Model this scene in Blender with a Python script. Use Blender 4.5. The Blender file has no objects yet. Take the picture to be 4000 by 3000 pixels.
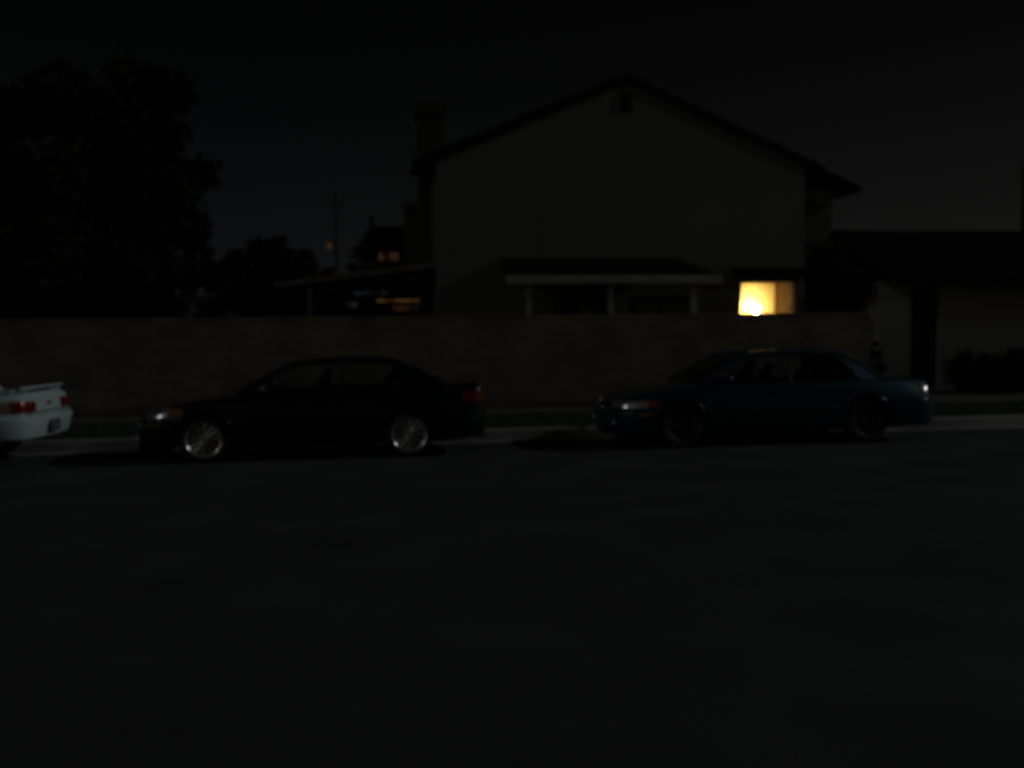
import bpy, bmesh, math, random
from math import sin, cos, pi, radians, sqrt, atan2
from mathutils import Vector, Matrix
from mathutils.bvhtree import BVHTree

random.seed(7)
scene = bpy.context.scene
COL = scene.collection

# ------------------------------------------------------------------ materials
def mat(name, base, rough=0.6, metal=0.0, coat=0.0, spec=0.5, noise=None, bump=None, coat_rough=0.04):
    """Principled material; noise=(scale, amount) varies the albedo, bump=(scale, strength)."""
    m = bpy.data.materials.new(name); m.use_nodes = True
    nt = m.node_tree; b = nt.nodes['Principled BSDF']
    b.inputs['Base Color'].default_value = (*base, 1)
    b.inputs['Roughness'].default_value = rough
    b.inputs['Metallic'].default_value = metal
    b.inputs['Coat Weight'].default_value = coat
    b.inputs['Coat Roughness'].default_value = coat_rough
    b.inputs['Specular IOR Level'].default_value = spec
    tc = nt.nodes.new('ShaderNodeTexCoord')
    if noise:
        n = nt.nodes.new('ShaderNodeTexNoise'); n.inputs['Scale'].default_value = noise[0]; n.inputs['Detail'].default_value = 6
        nt.links.new(tc.outputs['Object'], n.inputs['Vector'])
        r = nt.nodes.new('ShaderNodeMapRange')
        r.inputs['From Min'].default_value = 0.3; r.inputs['From Max'].default_value = 0.7
        r.inputs['To Min'].default_value = 1 - noise[1]; r.inputs['To Max'].default_value = 1 + noise[1]
        nt.links.new(n.outputs['Fac'], r.inputs['Value'])
        x = nt.nodes.new('ShaderNodeVectorMath'); x.operation = 'SCALE'
        x.inputs[0].default_value = base
        nt.links.new(r.outputs['Result'], x.inputs['Scale'])
        nt.links.new(x.outputs['Vector'], b.inputs['Base Color'])
    if bump:
        n2 = nt.nodes.new('ShaderNodeTexNoise'); n2.inputs['Scale'].default_value = bump[0]; n2.inputs['Detail'].default_value = 4
        nt.links.new(tc.outputs['Object'], n2.inputs['Vector'])
        bp = nt.nodes.new('ShaderNodeBump'); bp.inputs['Strength'].default_value = bump[1]; bp.inputs['Distance'].default_value = 0.02
        nt.links.new(n2.outputs['Fac'], bp.inputs['Height'])
        nt.links.new(bp.outputs['Normal'], b.inputs['Normal'])
    return m

def emit(name, color, strength, base=(0.3, 0.3, 0.3), vary=None):
    m = mat(name, base, 0.4)
    b = m.node_tree.nodes['Principled BSDF']
    b.inputs['Emission Color'].default_value = (*color, 1)
    b.inputs['Emission Strength'].default_value = strength
    if vary:
        nt = m.node_tree
        tc = nt.nodes.new('ShaderNodeTexCoord'); n = nt.nodes.new('ShaderNodeTexNoise'); n.inputs['Scale'].default_value = vary
        nt.links.new(tc.outputs['Object'], n.inputs['Vector'])
        r = nt.nodes.new('ShaderNodeMapRange'); r.inputs['From Min'].default_value = 0.35; r.inputs['From Max'].default_value = 0.65
        r.inputs['To Min'].default_value = 0.05 * strength; r.inputs['To Max'].default_value = 1.6 * strength
        nt.links.new(n.outputs['Fac'], r.inputs['Value']); nt.links.new(r.outputs['Result'], b.inputs['Emission Strength'])
    return m

def glass(name, tint=(0.7, 0.74, 0.74), rough=0.0):
    m = bpy.data.materials.new(name); m.use_nodes = True
    nt = m.node_tree; nt.nodes.clear()
    out = nt.nodes.new('ShaderNodeOutputMaterial'); mx = nt.nodes.new('ShaderNodeMixShader')
    fr = nt.nodes.new('ShaderNodeFresnel'); fr.inputs['IOR'].default_value = 1.5
    t = nt.nodes.new('ShaderNodeBsdfTransparent'); t.inputs['Color'].default_value = (*tint, 1)
    g = nt.nodes.new('ShaderNodeBsdfGlossy'); g.inputs['Roughness'].default_value = rough
    nt.links.new(fr.outputs['Fac'], mx.inputs['Fac']); nt.links.new(t.outputs[0], mx.inputs[1]); nt.links.new(g.outputs[0], mx.inputs[2])
    nt.links.new(mx.outputs[0], out.inputs['Surface'])
    return m

def block_mat():
    m = mat('slump_block', (0.3, 0.25, 0.2), 0.9, spec=0.2)
    nt = m.node_tree; b = nt.nodes['Principled BSDF']
    tc = nt.nodes.new('ShaderNodeTexCoord'); mp = nt.nodes.new('ShaderNodeMapping')
    mp.inputs['Rotation'].default_value = (radians(90), 0, 0)
    nt.links.new(tc.outputs['Object'], mp.inputs['Vector'])
    br = nt.nodes.new('ShaderNodeTexBrick')
    br.inputs['Color1'].default_value = (0.265, 0.218, 0.165, 1); br.inputs['Color2'].default_value = (0.195, 0.160, 0.122, 1)
    br.inputs['Mortar'].default_value = (0.165, 0.14, 0.112, 1)
    br.inputs['Scale'].default_value = 1.0; br.inputs['Mortar Size'].default_value = 0.012; br.inputs['Mortar Smooth'].default_value = 0.4
    br.inputs['Brick Width'].default_value = 0.40; br.inputs['Row Height'].default_value = 0.1016
    nt.links.new(mp.outputs[0], br.inputs['Vector'])
    n = nt.nodes.new('ShaderNodeTexNoise'); n.inputs['Scale'].default_value = 1.3; n.inputs['Detail'].default_value = 8
    nt.links.new(tc.outputs['Object'], n.inputs['Vector'])
    r = nt.nodes.new('ShaderNodeMapRange'); r.inputs['From Min'].default_value = 0.3; r.inputs['From Max'].default_value = 0.7
    r.inputs['To Min'].default_value = 0.72; r.inputs['To Max'].default_value = 1.25
    nt.links.new(n.outputs['Fac'], r.inputs['Value'])
    # darker along the lowest courses, with a ragged upper edge
    sp = nt.nodes.new('ShaderNodeSeparateXYZ'); nt.links.new(tc.outputs['Object'], sp.inputs[0])
    ad = nt.nodes.new('ShaderNodeMath'); ad.operation = 'MULTIPLY_ADD'; ad.inputs[1].default_value = 0.35
    nt.links.new(n.outputs['Fac'], ad.inputs[0]); nt.links.new(sp.outputs['Z'], ad.inputs[2])
    st = nt.nodes.new('ShaderNodeMapRange'); st.inputs['From Min'].default_value = 0.38; st.inputs['From Max'].default_value = 0.54
    st.inputs['To Min'].default_value = 0.55; st.inputs['To Max'].default_value = 1.0
    nt.links.new(ad.outputs[0], st.inputs['Value'])
    mm = nt.nodes.new('ShaderNodeMath'); mm.operation = 'MULTIPLY'
    nt.links.new(r.outputs[0], mm.inputs[0]); nt.links.new(st.outputs[0], mm.inputs[1])
    x = nt.nodes.new('ShaderNodeVectorMath'); x.operation = 'SCALE'
    nt.links.new(br.outputs['Color'], x.inputs[0]); nt.links.new(mm.outputs[0], x.inputs['Scale'])
    nt.links.new(x.outputs['Vector'], b.inputs['Base Color'])
    bp = nt.nodes.new('ShaderNodeBump'); bp.inputs['Strength'].default_value = 0.7; bp.inputs['Distance'].default_value = 0.015; bp.invert = True
    nt.links.new(br.outputs['Fac'], bp.inputs['Height']); nt.links.new(bp.outputs['Normal'], b.inputs['Normal'])
    return m

def asphalt_mat():
    m = mat('asphalt', (0.061, 0.0605, 0.059), 0.85, spec=0.25, noise=(1.1, 0.22), bump=(160, 0.5))
    return m

M = dict(
    asphalt=asphalt_mat(),
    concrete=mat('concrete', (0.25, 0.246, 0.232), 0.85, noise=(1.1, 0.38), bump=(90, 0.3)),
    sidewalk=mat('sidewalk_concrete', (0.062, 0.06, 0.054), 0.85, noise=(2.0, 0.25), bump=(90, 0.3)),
    soil=mat('dark_soil', (0.03, 0.027, 0.02), 0.95, noise=(3, 0.4)),
    lawn=mat('lawn_soil', (0.020, 0.028, 0.008), 0.95, noise=(4, 0.4)),
    blade=mat('grass_blade', (0.026, 0.048, 0.009), 0.7, noise=(1.5, 0.35)),
    block=block_mat(),
    stucco=mat('beige_stucco', (0.165, 0.162, 0.140), 0.95, spec=0.2, noise=(0.6, 0.1), bump=(45, 0.35)),
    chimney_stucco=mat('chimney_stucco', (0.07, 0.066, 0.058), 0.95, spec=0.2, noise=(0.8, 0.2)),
    pale_stucco=mat('pale_stucco', (0.40, 0.40, 0.38), 0.95, spec=0.2, noise=(0.6, 0.12), bump=(45, 0.35)),
    stucco_b=mat('grey_stucco', (0.185, 0.18, 0.155), 0.95, spec=0.2, noise=(0.6, 0.12), bump=(45, 0.35)),
    shingle=mat('roof_shingle', (0.0085, 0.0075, 0.007), 0.95, spec=0.03, noise=(5, 0.4), bump=(20, 0.6)),
    trim=mat('brown_trim', (0.017, 0.0135, 0.011), 0.85, spec=0.1, noise=(3, 0.2)),
    white_wood=mat('white_wood', (0.33, 0.33, 0.31), 0.6, noise=(2, 0.1)),
    grey_wood=mat('grey_wood', (0.24, 0.225, 0.19), 0.8, noise=(3, 0.2)),
    brick=mat('chimney_brick', (0.05, 0.04, 0.032), 0.9, noise=(9, 0.35)),
    dark=mat('dark_opening', (0.012, 0.012, 0.013), 0.5),
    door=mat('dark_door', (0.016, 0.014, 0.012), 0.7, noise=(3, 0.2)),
    curtain=mat('pale_curtain', (0.6, 0.6, 0.58), 0.9, noise=(4, 0.15)),
    leaf=mat('dark_leaf', (0.022, 0.027, 0.014), 0.7, spec=0.1, noise=(0.8, 0.4)),
    leaf2=mat('hedge_leaf', (0.026, 0.034, 0.013), 0.7, spec=0.1, noise=(1.2, 0.45)),
    bark=mat('bark', (0.03, 0.024, 0.018), 0.95, noise=(6, 0.4)),
    pole=mat('pole_wood', (0.05, 0.04, 0.03), 0.95, noise=(5, 0.3)),
    pane=glass('window_glass', (0.85, 0.85, 0.85)),
    darkpane=mat('dark_pane', (0.012, 0.013, 0.014), 0.05, spec=0.6),
    cream=mat('cream_wall', (0.62, 0.50, 0.26), 0.9, noise=(1.5, 0.06)),
    cabinet=mat('brown_cabinet', (0.034, 0.017, 0.005), 0.8, spec=0.1, noise=(3.2, 0.8)),
    shade=emit('lamp_shade', (1.0, 0.75, 0.30), 1900, (0.8, 0.75, 0.6)),
    brass=mat('brass', (0.55, 0.38, 0.14), 0.3, 1.0),
    amberwin=emit('amber_lit_window', (1.0, 0.48, 0.16), 0.55, (0.2, 0.1, 0.05), vary=1.3),
    amberdim=emit('dim_amber_window', (1.0, 0.45, 0.14), 0.11, (0.2, 0.1, 0.05), vary=3.0),
    greenwin=emit('greenish_lit_window', (0.62, 0.80, 0.45), 0.15, (0.1, 0.1, 0.1), vary=4.0),
    bluewin=emit('bluish_lit_window', (0.55, 0.75, 0.75), 0.075, (0.1, 0.1, 0.1), vary=2.0),
    farwin=emit('far_lit_window', (1.0, 0.55, 0.24), 0.21, (0.2, 0.1, 0.05), vary=2.3),
    sodium=emit('sodium_lamp', (1.0, 0.45, 0.12), 0.22, (0.3, 0.2, 0.1)),
    # cars
    black_paint=mat('black_green_paint', (0.0025, 0.006, 0.0055), 0.35, 0.0, 1.0, spec=0.3),
    teal_paint=mat('teal_paint', (0.010, 0.050, 0.070), 0.42, 0.6, 1.0, spec=0.4, coat_rough=0.10),
    teal_matte=mat('matte_teal_paint', (0.005, 0.042, 0.06), 0.6, 0.1, 0.1, spec=0.2, noise=(4, 0.2)),  # roof finish dulled to weaken the lit window's reflection
    white_paint=mat('white_paint', (0.62, 0.74, 0.75), 0.4, 0.0, 0.6, noise=(1.3, 0.04)),
    plastic=mat('black_plastic', (0.012, 0.012, 0.012), 0.55),
    rubber=mat('tyre_rubber', (0.016, 0.016, 0.016), 0.75, noise=(6, 0.2)),
    chrome=mat('chrome_lip', (0.88, 0.87, 0.85), 0.2, 0.9),
    alloy=mat('alloy_rim', (0.80, 0.78, 0.74), 0.42, 0.6, noise=(9, 0.2)),
    darkalloy=mat('dark_hubcap', (0.05, 0.048, 0.046), 0.6, 0.4, noise=(9, 0.2)),
    brake=mat('brake_disc', (0.10, 0.09, 0.08), 0.5, 0.8),
    carglass=glass('tinted_car_glass', (0.90, 0.93, 0.93)),
    lens=mat('headlight_lens', (0.75, 0.80, 0.84), 0.2, 0.75, 1.0, noise=(30, 0.35)),
    amber=mat('amber_lens', (0.36, 0.15, 0.03), 0.2, 0.0, 1.0, noise=(25, 0.3)),
    red=mat('red_lens', (0.20, 0.007, 0.006), 0.2, 0.0, 1.0, noise=(25, 0.3)),
    darkred=mat('dark_red_lens', (0.15, 0.012, 0.008), 0.2, 0.0, 1.0),
    pinkred=mat('faded_red_lens', (0.28, 0.17, 0.17), 0.3, 0.0, 0.5),
    orange=mat('orange_lens', (0.42, 0.075, 0.015), 0.2, 0.0, 1.0),
    plate=mat('dusty_plate', (0.14, 0.13, 0.14), 0.4, noise=(14, 0.3)),
    cloth=mat('seat_cloth', (0.035, 0.035, 0.036), 0.95),
    interior=mat('car_interior', (0.014, 0.014, 0.014), 0.9),
)

# ------------------------------------------------------------------ mesh builder
class MB:
    def __init__(self):
        self.v = []; self.f = []; self.mi = []; self.mats = []
    def m(self, material):
        if material not in self.mats: self.mats.append(material)
        return self.mats.index(material)
    def face(self, idx, material=0):
        self.f.append(tuple(idx)); self.mi.append(material)
    def box(self, x0, x1, y0, y1, z0, z1, mi=0):
        b = len(self.v)
        self.v += [(x0,y0,z0),(x1,y0,z0),(x1,y1,z0),(x0,y1,z0),(x0,y0,z1),(x1,y0,z1),(x1,y1,z1),(x0,y1,z1)]
        for q in ((3,2,1,0),(4,5,6,7),(0,1,5,4),(1,2,6,5),(2,3,7,6),(3,0,4,7)):
            self.face([b+i for i in q], mi)
    def prism(self, poly, d0, d1, axis='y', mi=0):
        """extrude a polygon given in the two other axes"""
        b = len(self.v); n = len(poly)
        for d in (d0, d1):
            for (p, q) in poly:
                self.v.append((p, d, q) if axis == 'y' else ((d, p, q) if axis == 'x' else (p, q, d)))
        self.face([b+i for i in range(n)], mi); self.face([b+n+i for i in reversed(range(n))], mi)
        for i in range(n):
            j = (i+1) % n
            self.face((b+i, b+n+i, b+n+j, b+j), mi)
    def grid(self, rows, mi=0, close_u=False):
        b = len(self.v); nr = len(rows); nc = len(rows[0])
        for r in rows: self.v += [tuple(p) for p in r]
        for i in range(nr-1):
            for j in range(nc if close_u else nc-1):
                k = (j+1) % nc
                self.face((b+i*nc+j, b+i*nc+k, b+(i+1)*nc+k, b+(i+1)*nc+j), mi)
        return b
    def shell(self, rows, n_off, mi=0):
        """closed thin solid from a grid; n_off is a vector offset (or list of rows) for the inner side"""
        nr = len(rows); nc = len(rows[0])
        b = self.grid(rows, mi)
        off = Vector(n_off)
        b2 = self.grid([[Vector(p)+off for p in r] for r in rows], mi)
        edge = [(0,j) for j in range(nc)] + [(i,nc-1) for i in range(1,nr)] + [(nr-1,j) for j in range(nc-2,-1,-1)] + [(i,0) for i in range(nr-2,0,-1)]
        for a, c in zip(edge, edge[1:]+edge[:1]):
            ia = a[0]*nc+a[1]; ic = c[0]*nc+c[1]
            self.face((b+ia, b+ic, b2+ic, b2+ia), mi)
    def tube(self, pts, rad, n=8, mi=0, sy=1.0):
        pts = [Vector(p) for p in pts]
        rads = rad if isinstance(rad, (list, tuple)) else [rad]*len(pts)
        rings = []
        for i, p in enumerate(pts):
            t = (pts[min(i+1, len(pts)-1)] - pts[max(i-1, 0)]).normalized()
            a = t.cross(Vector((0,0,1))) if abs(t.z) < 0.95 else t.cross(Vector((0,1,0)))
            a.normalize(); c = t.cross(a)
            rings.append([p + (a*cos(2*pi*k/n) + c*sin(2*pi*k/n)*sy)*rads[i] for k in range(n)])
        b = self.grid(rings, mi, True)
        self.face([b+k for k in reversed(range(n))], mi); self.face([b+(len(pts)-1)*n+k for k in range(n)], mi)
    def lathe_y(self, prof, c, n=40, mi=0, closed=False):
        """revolve (radius, y) profile about an axis parallel to y through c"""
        rows = [[(c[0]+r*cos(2*pi*k/n), c[1]+y, c[2]+r*sin(2*pi*k/n)) for k in range(n)] for r, y in prof]
        if closed: rows.append(rows[0])
        self.grid(rows, mi, True)
    def ball(self, c, rx, ry, rz, n=12, m=8, mi=0):
        rows = []
        for i in range(m+1):
            a = -pi/2 + pi*i/m
            rows.append([(c[0]+rx*max(cos(a),.001)*cos(2*pi*k/n), c[1]+ry*max(cos(a),.001)*sin(2*pi*k/n), c[2]+rz*sin(a)) for k in range(n)])
        self.grid(rows, mi, True)
    def build(self, name, materials, parent=None, smooth=False, angle=None, loc=None):
        me = bpy.data.meshes.new(name)
        me.from_pydata([tuple(p) for p in self.v], [], self.f)
        if not isinstance(materials, (list, tuple)): materials = [materials]
        for x in materials: me.materials.append(x)
        me.polygons.foreach_set('material_index', self.mi)
        bm = bmesh.new(); bm.from_mesh(me); bmesh.ops.recalc_face_normals(bm, faces=bm.faces); bm.to_mesh(me); bm.free()
        if smooth:
            me.polygons.foreach_set('use_smooth', [True]*len(me.polygons))
            if angle: me.set_sharp_from_angle(angle=radians(angle))
        ob = bpy.data.objects.new(name, me); COL.objects.link(ob)
        if loc: ob.location = loc
        if parent: ob.parent = parent
        return ob

def tag(o, label, cat, group=None):
    o['label'] = label; o['category'] = cat
    if group: o['group'] = group
    return o
def empty(name, loc, label, cat, group=None):
    o = bpy.data.objects.new(name, None); o.empty_display_size = 0.2; COL.objects.link(o); o.location = loc
    return tag(o, label, cat, group)
def struct(o, kind='structure'):
    o['kind'] = kind; return o

def evaluated_mesh(ob):
    bpy.context.view_layer.update()
    dg = bpy.context.evaluated_depsgraph_get()
    return bpy.data.meshes.new_from_object(ob.evaluated_get(dg))

# ------------------------------------------------------------------ ground, street
CURB_Y = 14.75
g = MB(); g.box(-300, 300, -120, 400, -0.6, -0.03); struct(g.build('ground', M['soil']))
g = MB(); g.grid([[(-150, -11, 0), (150, -11, 0)], [(-150, CURB_Y-0.42, 0), (150, CURB_Y-0.42, 0)]])
struct(g.build('road', M['asphalt']))
g = MB()   # gutter pan and kerb in one concrete profile
for i in range(-50, 50):      # cast in three-metre lengths with open joints
    g.prism([(CURB_Y-0.42, -0.1), (CURB_Y-0.42, 0.004), (CURB_Y-0.02, -0.008), (CURB_Y, 0.12), (CURB_Y+0.02, 0.142), (CURB_Y+0.05, 0.15),
             (CURB_Y+0.17, 0.153), (CURB_Y+0.17, -0.1)], i*3.0+0.007, i*3.0+2.993, 'x')
struct(g.build('kerb', M['concrete']))
g = MB(); g.box(-150, 150, CURB_Y+0.17, 17.4, -0.02, 0.15); struct(g.build('parkway_lawn', M['lawn']))
g = MB()
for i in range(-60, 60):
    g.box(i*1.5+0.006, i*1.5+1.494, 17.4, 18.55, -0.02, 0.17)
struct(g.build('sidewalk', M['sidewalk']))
g = MB(); g.box(-150, 150, 18.55, 120, -0.02, 0.16); struct(g.build('yard_ground', M['soil']))
# grass blades on the parkway strip
g = MB()
for i in range(26000):
    x = random.uniform(-9, 14); y = random.uniform(CURB_Y+0.18, 17.42)
    h = random.uniform(0.025, 0.07); a = random.uniform(0, pi); w = 0.006
    lx, ly = random.gauss(0, 0.015), random.gauss(0, 0.015)
    b = len(g.v)
    g.v += [(x-w*cos(a), y-w*sin(a), 0.148), (x+w*cos(a), y+w*sin(a), 0.148), (x+lx, y+ly, 0.15+h)]
    g.face((b, b+1, b+2))
gr = g.build('grass', M['blade'])
gr['label'] = 'strip of short grass between kerb and sidewalk'; gr['category'] = 'grass'; gr['kind'] = 'stuff'

# ------------------------------------------------------------------ block wall
WALL_END = 10.22
w = MB()
w.box(-40, WALL_END, 18.60, 18.75, 0.1, 1.87)
w.box(WALL_END-0.15, WALL_END, 18.752, 22.4, 0.1, 1.87)
wall = w.build('block_wall', M['block'])
tag(wall, 'long beige block wall standing behind the sidewalk and parked cars', 'wall')
c = MB(); c.box(-40, WALL_END+0.004, 18.596, 18.754, 1.872, 1.93); c.box(WALL_END-0.154, WALL_END+0.004, 18.756, 22.4, 1.872, 1.93)
c.build('wall_cap', M['block'], wall)

# ------------------------------------------------------------------ main house
HY = 22.5
HX0, HX1, RX = 1.89, 10.68, 6.275
SL = 0.42
def rake(x): return 7.40 - SL*abs(x-RX)
house = empty('gabled_house', (RX, HY, 0), 'tall two-storey stucco house whose gable end faces the street above the block wall', 'house')
def hp(mb, name, material, parent=None, **k):
    """part in world metres, kept under the house's empty"""
    mb.v = [(p[0]-RX, p[1]-HY, p[2]) for p in mb.v]
    return mb.build(name, material, parent or house, **k)
WX0, WX1, WZ0, WZ1 = 9.03, 10.50, 1.45, 2.79
hw = MB()
Z1 = 3.2
openings = [(4.55, 5.12, 1.25, 2.36), (5.45, 5.82, 1.25, 2.36), (6.35, 7.92, 0.2, 2.40), (WX0, WX1, WZ0, WZ1)]
xs = sorted({HX0, HX1, *[o[0] for o in openings], *[o[1] for o in openings]})
for xa, xb in zip(xs, xs[1:]):
    hole = [o for o in openings if o[0] <= xa and o[1] >= xb]
    if hole:
        o = hole[0]
        hw.box(xa, xb, HY, HY+0.2, 0.1, o[2]); hw.box(xa, xb, HY, HY+0.2, o[3], Z1)
    else:
        hw.box(xa, xb, HY, HY+0.2, 0.1, Z1)
hw.prism([(HX0, Z1), (HX1, Z1), (HX1, rake(HX1)-0.02), (RX, rake(RX)-0.02), (HX0, rake(HX0)-0.02)], HY, HY+0.2, 'y')
hw.box(HX0, HX0+0.2, HY+0.2, 24.0, 0.1, rake(HX0)-0.02); hw.prism([(HX0+0.2, 0.1), (RX-0.2, 0.1), (RX-0.2, rake(RX-0.2)-0.03), (HX0+0.2, rake(HX0+0.2)-0.03)], 23.8, 24.0, 'y'); hw.box(RX-0.198, RX-0.002, 23.8, 29.8, 0.1, rake(RX-0.2)-0.03); hw.box(HX1-0.2, HX1, HY+0.2, 30, 0.1, rake(HX1)-0.02)
hw.prism([(RX, 0.1), (HX1-0.2, 0.1), (HX1-0.2, rake(HX1-0.2)-0.03), (RX, rake(RX)-0.03)], 29.8, 30, 'y')
hp(hw, 'wall', M['stucco'])
# roof: two slabs with a rake overhang, plus barge boards
rf = MB()
for s, yb in ((-1, 24.15), (1, 30.3)):
    e = RX + s*4.86
    rf.prism([(RX, 7.40), (e, 7.40-SL*4.86), (e, 7.40-SL*4.86+0.13), (RX, 7.53)], HY-0.004, yb, 'y')
hp(rf, 'roof', M['shingle'])
bb = MB()
for s in (-1, 1):
    e = RX + s*4.88
    bb.prism([(RX, 7.535), (e, 7.535-SL*4.88), (e-s*0.02, 7.535-SL*4.88-0.06), (e-s*0.24, 7.535-SL*4.64-0.25), (RX, 7.285)], HY-0.03, HY-0.006, 'y')
hp(bb, 'barge_board', M['trim'])
# gable vent with louvres
v = MB(); v.box(RX-0.15, RX+0.15, HY-0.010, HY-0.001, 6.66, 7.12)
vent = hp(v, 'gable_vent', M['dark'])
v = MB()
for i in range(7):
    z = 6.69+i*0.062
    v.prism([(HY-0.026, z), (HY-0.011, z+0.03), (HY-0.011, z+0.045), (HY-0.026, z+0.015)], RX-0.14, RX+0.14, 'x')
hp(v, 'louvre', M['trim'], vent)
# chimney on the left side wall
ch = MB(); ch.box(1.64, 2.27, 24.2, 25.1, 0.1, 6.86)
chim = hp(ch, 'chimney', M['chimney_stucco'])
ch = MB(); ch.box(1.59, 2.32, 24.14, 25.16, 6.87, 7.16); ch.box(1.72, 2.19, 24.3, 25.0, 7.161, 7.2)
hp(ch, 'chimney_cap', M['brick'], chim)
# right-hand wing set back with its own lower eave
wg = MB(); wg.box(10.682, 12.36, 24.5, 30, 0.1, 5.24)
hp(wg, 'side_wing', M['stucco_b'])
wr = MB(); wr.prism([(9.4, 6.55), (12.95, 5.12), (12.95, 5.24), (9.4, 6.73)], 24.05, 30.2, 'y')
wr.prism([(12.36, 5.06), (12.93, 5.115), (12.36, 5.35)], 24.1, 30.1, 'y')
hp(wr, 'wing_roof', M['shingle'])
pr = MB(); pr.prism([(23.3, 3.1), (24.5, 3.75), (24.5, 3.87), (23.3, 3.22)], 10.7, 12.45, 'x')
pr.box(10.75, 10.85, 23.35, 23.45, 0.1, 3.1); pr.box(12.22, 12.34, 23.35, 23.45, 0.1, 3.1)
hp(pr, 'porch_roof', M['trim'])
# trim board over the lit window
hd = MB(); hd.box(8.84, 10.66, HY-0.07, HY-0.002, 2.86, 3.08)
hp(hd, 'window_header', M['trim'])
# windows of the gable wall
def window(x0, x1, z0, z1, pane_mat, mull=None, name='window'):
    f = MB(); t = 0.05
    f.box(x0, x1, HY+0.05, HY+0.12, z0, z0+t); f.box(x0, x1, HY+0.05, HY+0.12, z1-t, z1)
    f.box(x0, x0+t, HY+0.05, HY+0.12, z0+t, z1-t); f.box(x1-t, x1, HY+0.05, HY+0.12, z0+t, z1-t)
    if mull: f.box(mull-0.02, mull+0.02, HY+0.06, HY+0.11, z0+t, z1-t)
    fo = hp(f, name, M['trim'])
    p = MB(); p.box(x0+t-0.01, x1-t+0.01, HY+0.082, HY+0.088, z0+t-0.01, z1-t+0.01)
    hp(p, 'pane', pane_mat, fo)
    return fo
wA = window(4.55, 5.12, 1.25, 2.36, M['darkpane'])
wB = window(5.45, 5.82, 1.25, 2.36, M['darkpane'])
sd = window(6.35, 7.92, 0.2, 2.40, M['pane'], 7.13, 'sliding_door')
cu = MB()
rows = [[(6.40+1.48*i/60, HY+0.26+0.03*sin(i*1.15), z) for i in range(61)] for z in (0.22, 2.38)]
cu.grid(rows); hp(cu, 'door_curtain', M['curtain'], sd, smooth=True)
lw = window(WX0, WX1, WZ0, WZ1, M['pane'], None, 'lit_window')
lw['label'] = 'window glowing yellow, the brightest thing in the picture'
# the room behind the lit window: shallow papered wall on the left, deeper passage on the right
rm = MB()
rm.box(8.5, 10.478, 23.7, 23.8, 0.2, 3.0)          # back wall behind the lamp
rm.box(8.5, 8.6, HY+0.21, 23.7, 0.2, 3.0)
rm.box(8.5, 10.478, HY+0.21, 23.8, 3.0, 3.06); rm.box(8.5, 10.478, HY+0.21, 23.8, 0.14, 0.2)
hp(rm, 'room', M['cream'])
rm = MB()                                            # panelled side wall seen in the right part of the window
rm.box(10.44, 10.478, HY+0.22, 23.698, 0.2, 2.99)
rm.box(10.425, 10.439, HY+0.22, 23.3, 2.10, 2.16)
rm.box(10.43, 10.439, 22.9, 22.95, 0.2, 2.99); rm.box(10.43, 10.439, 23.5, 23.55, 0.2, 2.99)
hp(rm, 'wood_panelling', M['cabinet'])
vv = MB()
vv.grid([[(9.02+0.12*i/20 + dx*i/20, HY+0.30+0.02*sin(i*1.3), z) for i in range(21)] for z, dx in ((0.9, 0.0), (2.0, 0.0), (2.25, 0.06), (2.78, 0.08))])
hp(vv, 'curtain', M['cream'], lw, smooth=True)
vv = MB(); vv.box(9.08, 10.45, HY+0.20, HY+0.23, 2.715, 2.95); hp(vv, 'valance', M['cream'], lw)
lampo = empty('floor_lamp', (9.775, 23.40, 0.2), 'lit floor lamp glaring white at the bottom left of the bright window', 'lamp')
s_ = MB(); s_.lathe_y([(0.001, 0), (0.15, 0), (0.15, 0.02), (0.02, 0.04), (0.015, 1.76), (0.08, 1.80), (0.001, 1.802)], (0, 0, 0), 20)
s_.v = [(p[0], p[2], p[1]) for p in s_.v]
s_.build('lamp_stand', M['brass'], lampo, smooth=True, angle=40)
s_ = MB(); s_.ball((0.05, 0, 1.91), 0.095, 0.095, 0.095, 24, 16); s_.ball((-0.11, 0.02, 2.0), 0.07, 0.07, 0.075, 20, 14)
s_.build('lamp_globe', M['shade'], lampo, smooth=True)
# patio cover against the gable wall
PX0, PX1 = 3.13, 7.70
pc = MB()
b = len(pc.v)
pc.v += [(PX0, 20.2, 2.775), (PX1, 20.2, 2.775), (7.45, HY-0.004, 3.30), (PX0+0.18, HY-0.004, 3.30),
         (PX0, 20.2, 2.70), (PX1, 20.2, 2.70), (7.45, HY-0.004, 3.20), (PX0+0.18, HY-0.004, 3.20)]
for q in ((0,1,2,3),(7,6,5,4),(0,4,5,1),(1,5,6,2),(2,6,7,3),(3,7,4,0)): pc.face([b+i for i in q])
pco = hp(pc, 'patio_cover', M['shingle'])
s = MB(); s.box(PX0-0.02, PX1+0.02, 20.13, 20.195, 2.60, 2.775); hp(s, 'fascia', M['white_wood'], pco)
for px in (3.57, 5.32, 7.12):
    s = MB(); s.box(px-0.055, px+0.055, 20.22, 20.33, 0.16, 2.698); hp(s, 'post', M['white_wood'], pco)
# lean-to roof on the left side wall
lt = MB(); lt.prism([(-1.72, 2.70), (1.885, 3.15), (1.885, 3.21), (-1.72, 2.76)], 23.0, 26.5, 'y')
lto = hp(lt, 'lean_to_roof', M['shingle'])
s = MB(); s.prism([(-1.75, 2.66), (1.883, 3.11), (1.883, 3.235), (-1.75, 2.785)], 22.94, 22.998, 'y'); hp(s, 'fascia', M['grey_wood'], lto)
for px, py in ((-0.97, 23.05), (-0.97, 26.3)):
    s = MB(); s.box(px-0.05, px+0.05, py, py+0.1, 0.16, 2.74); hp(s, 'post', M['grey_wood'], lto)

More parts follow.
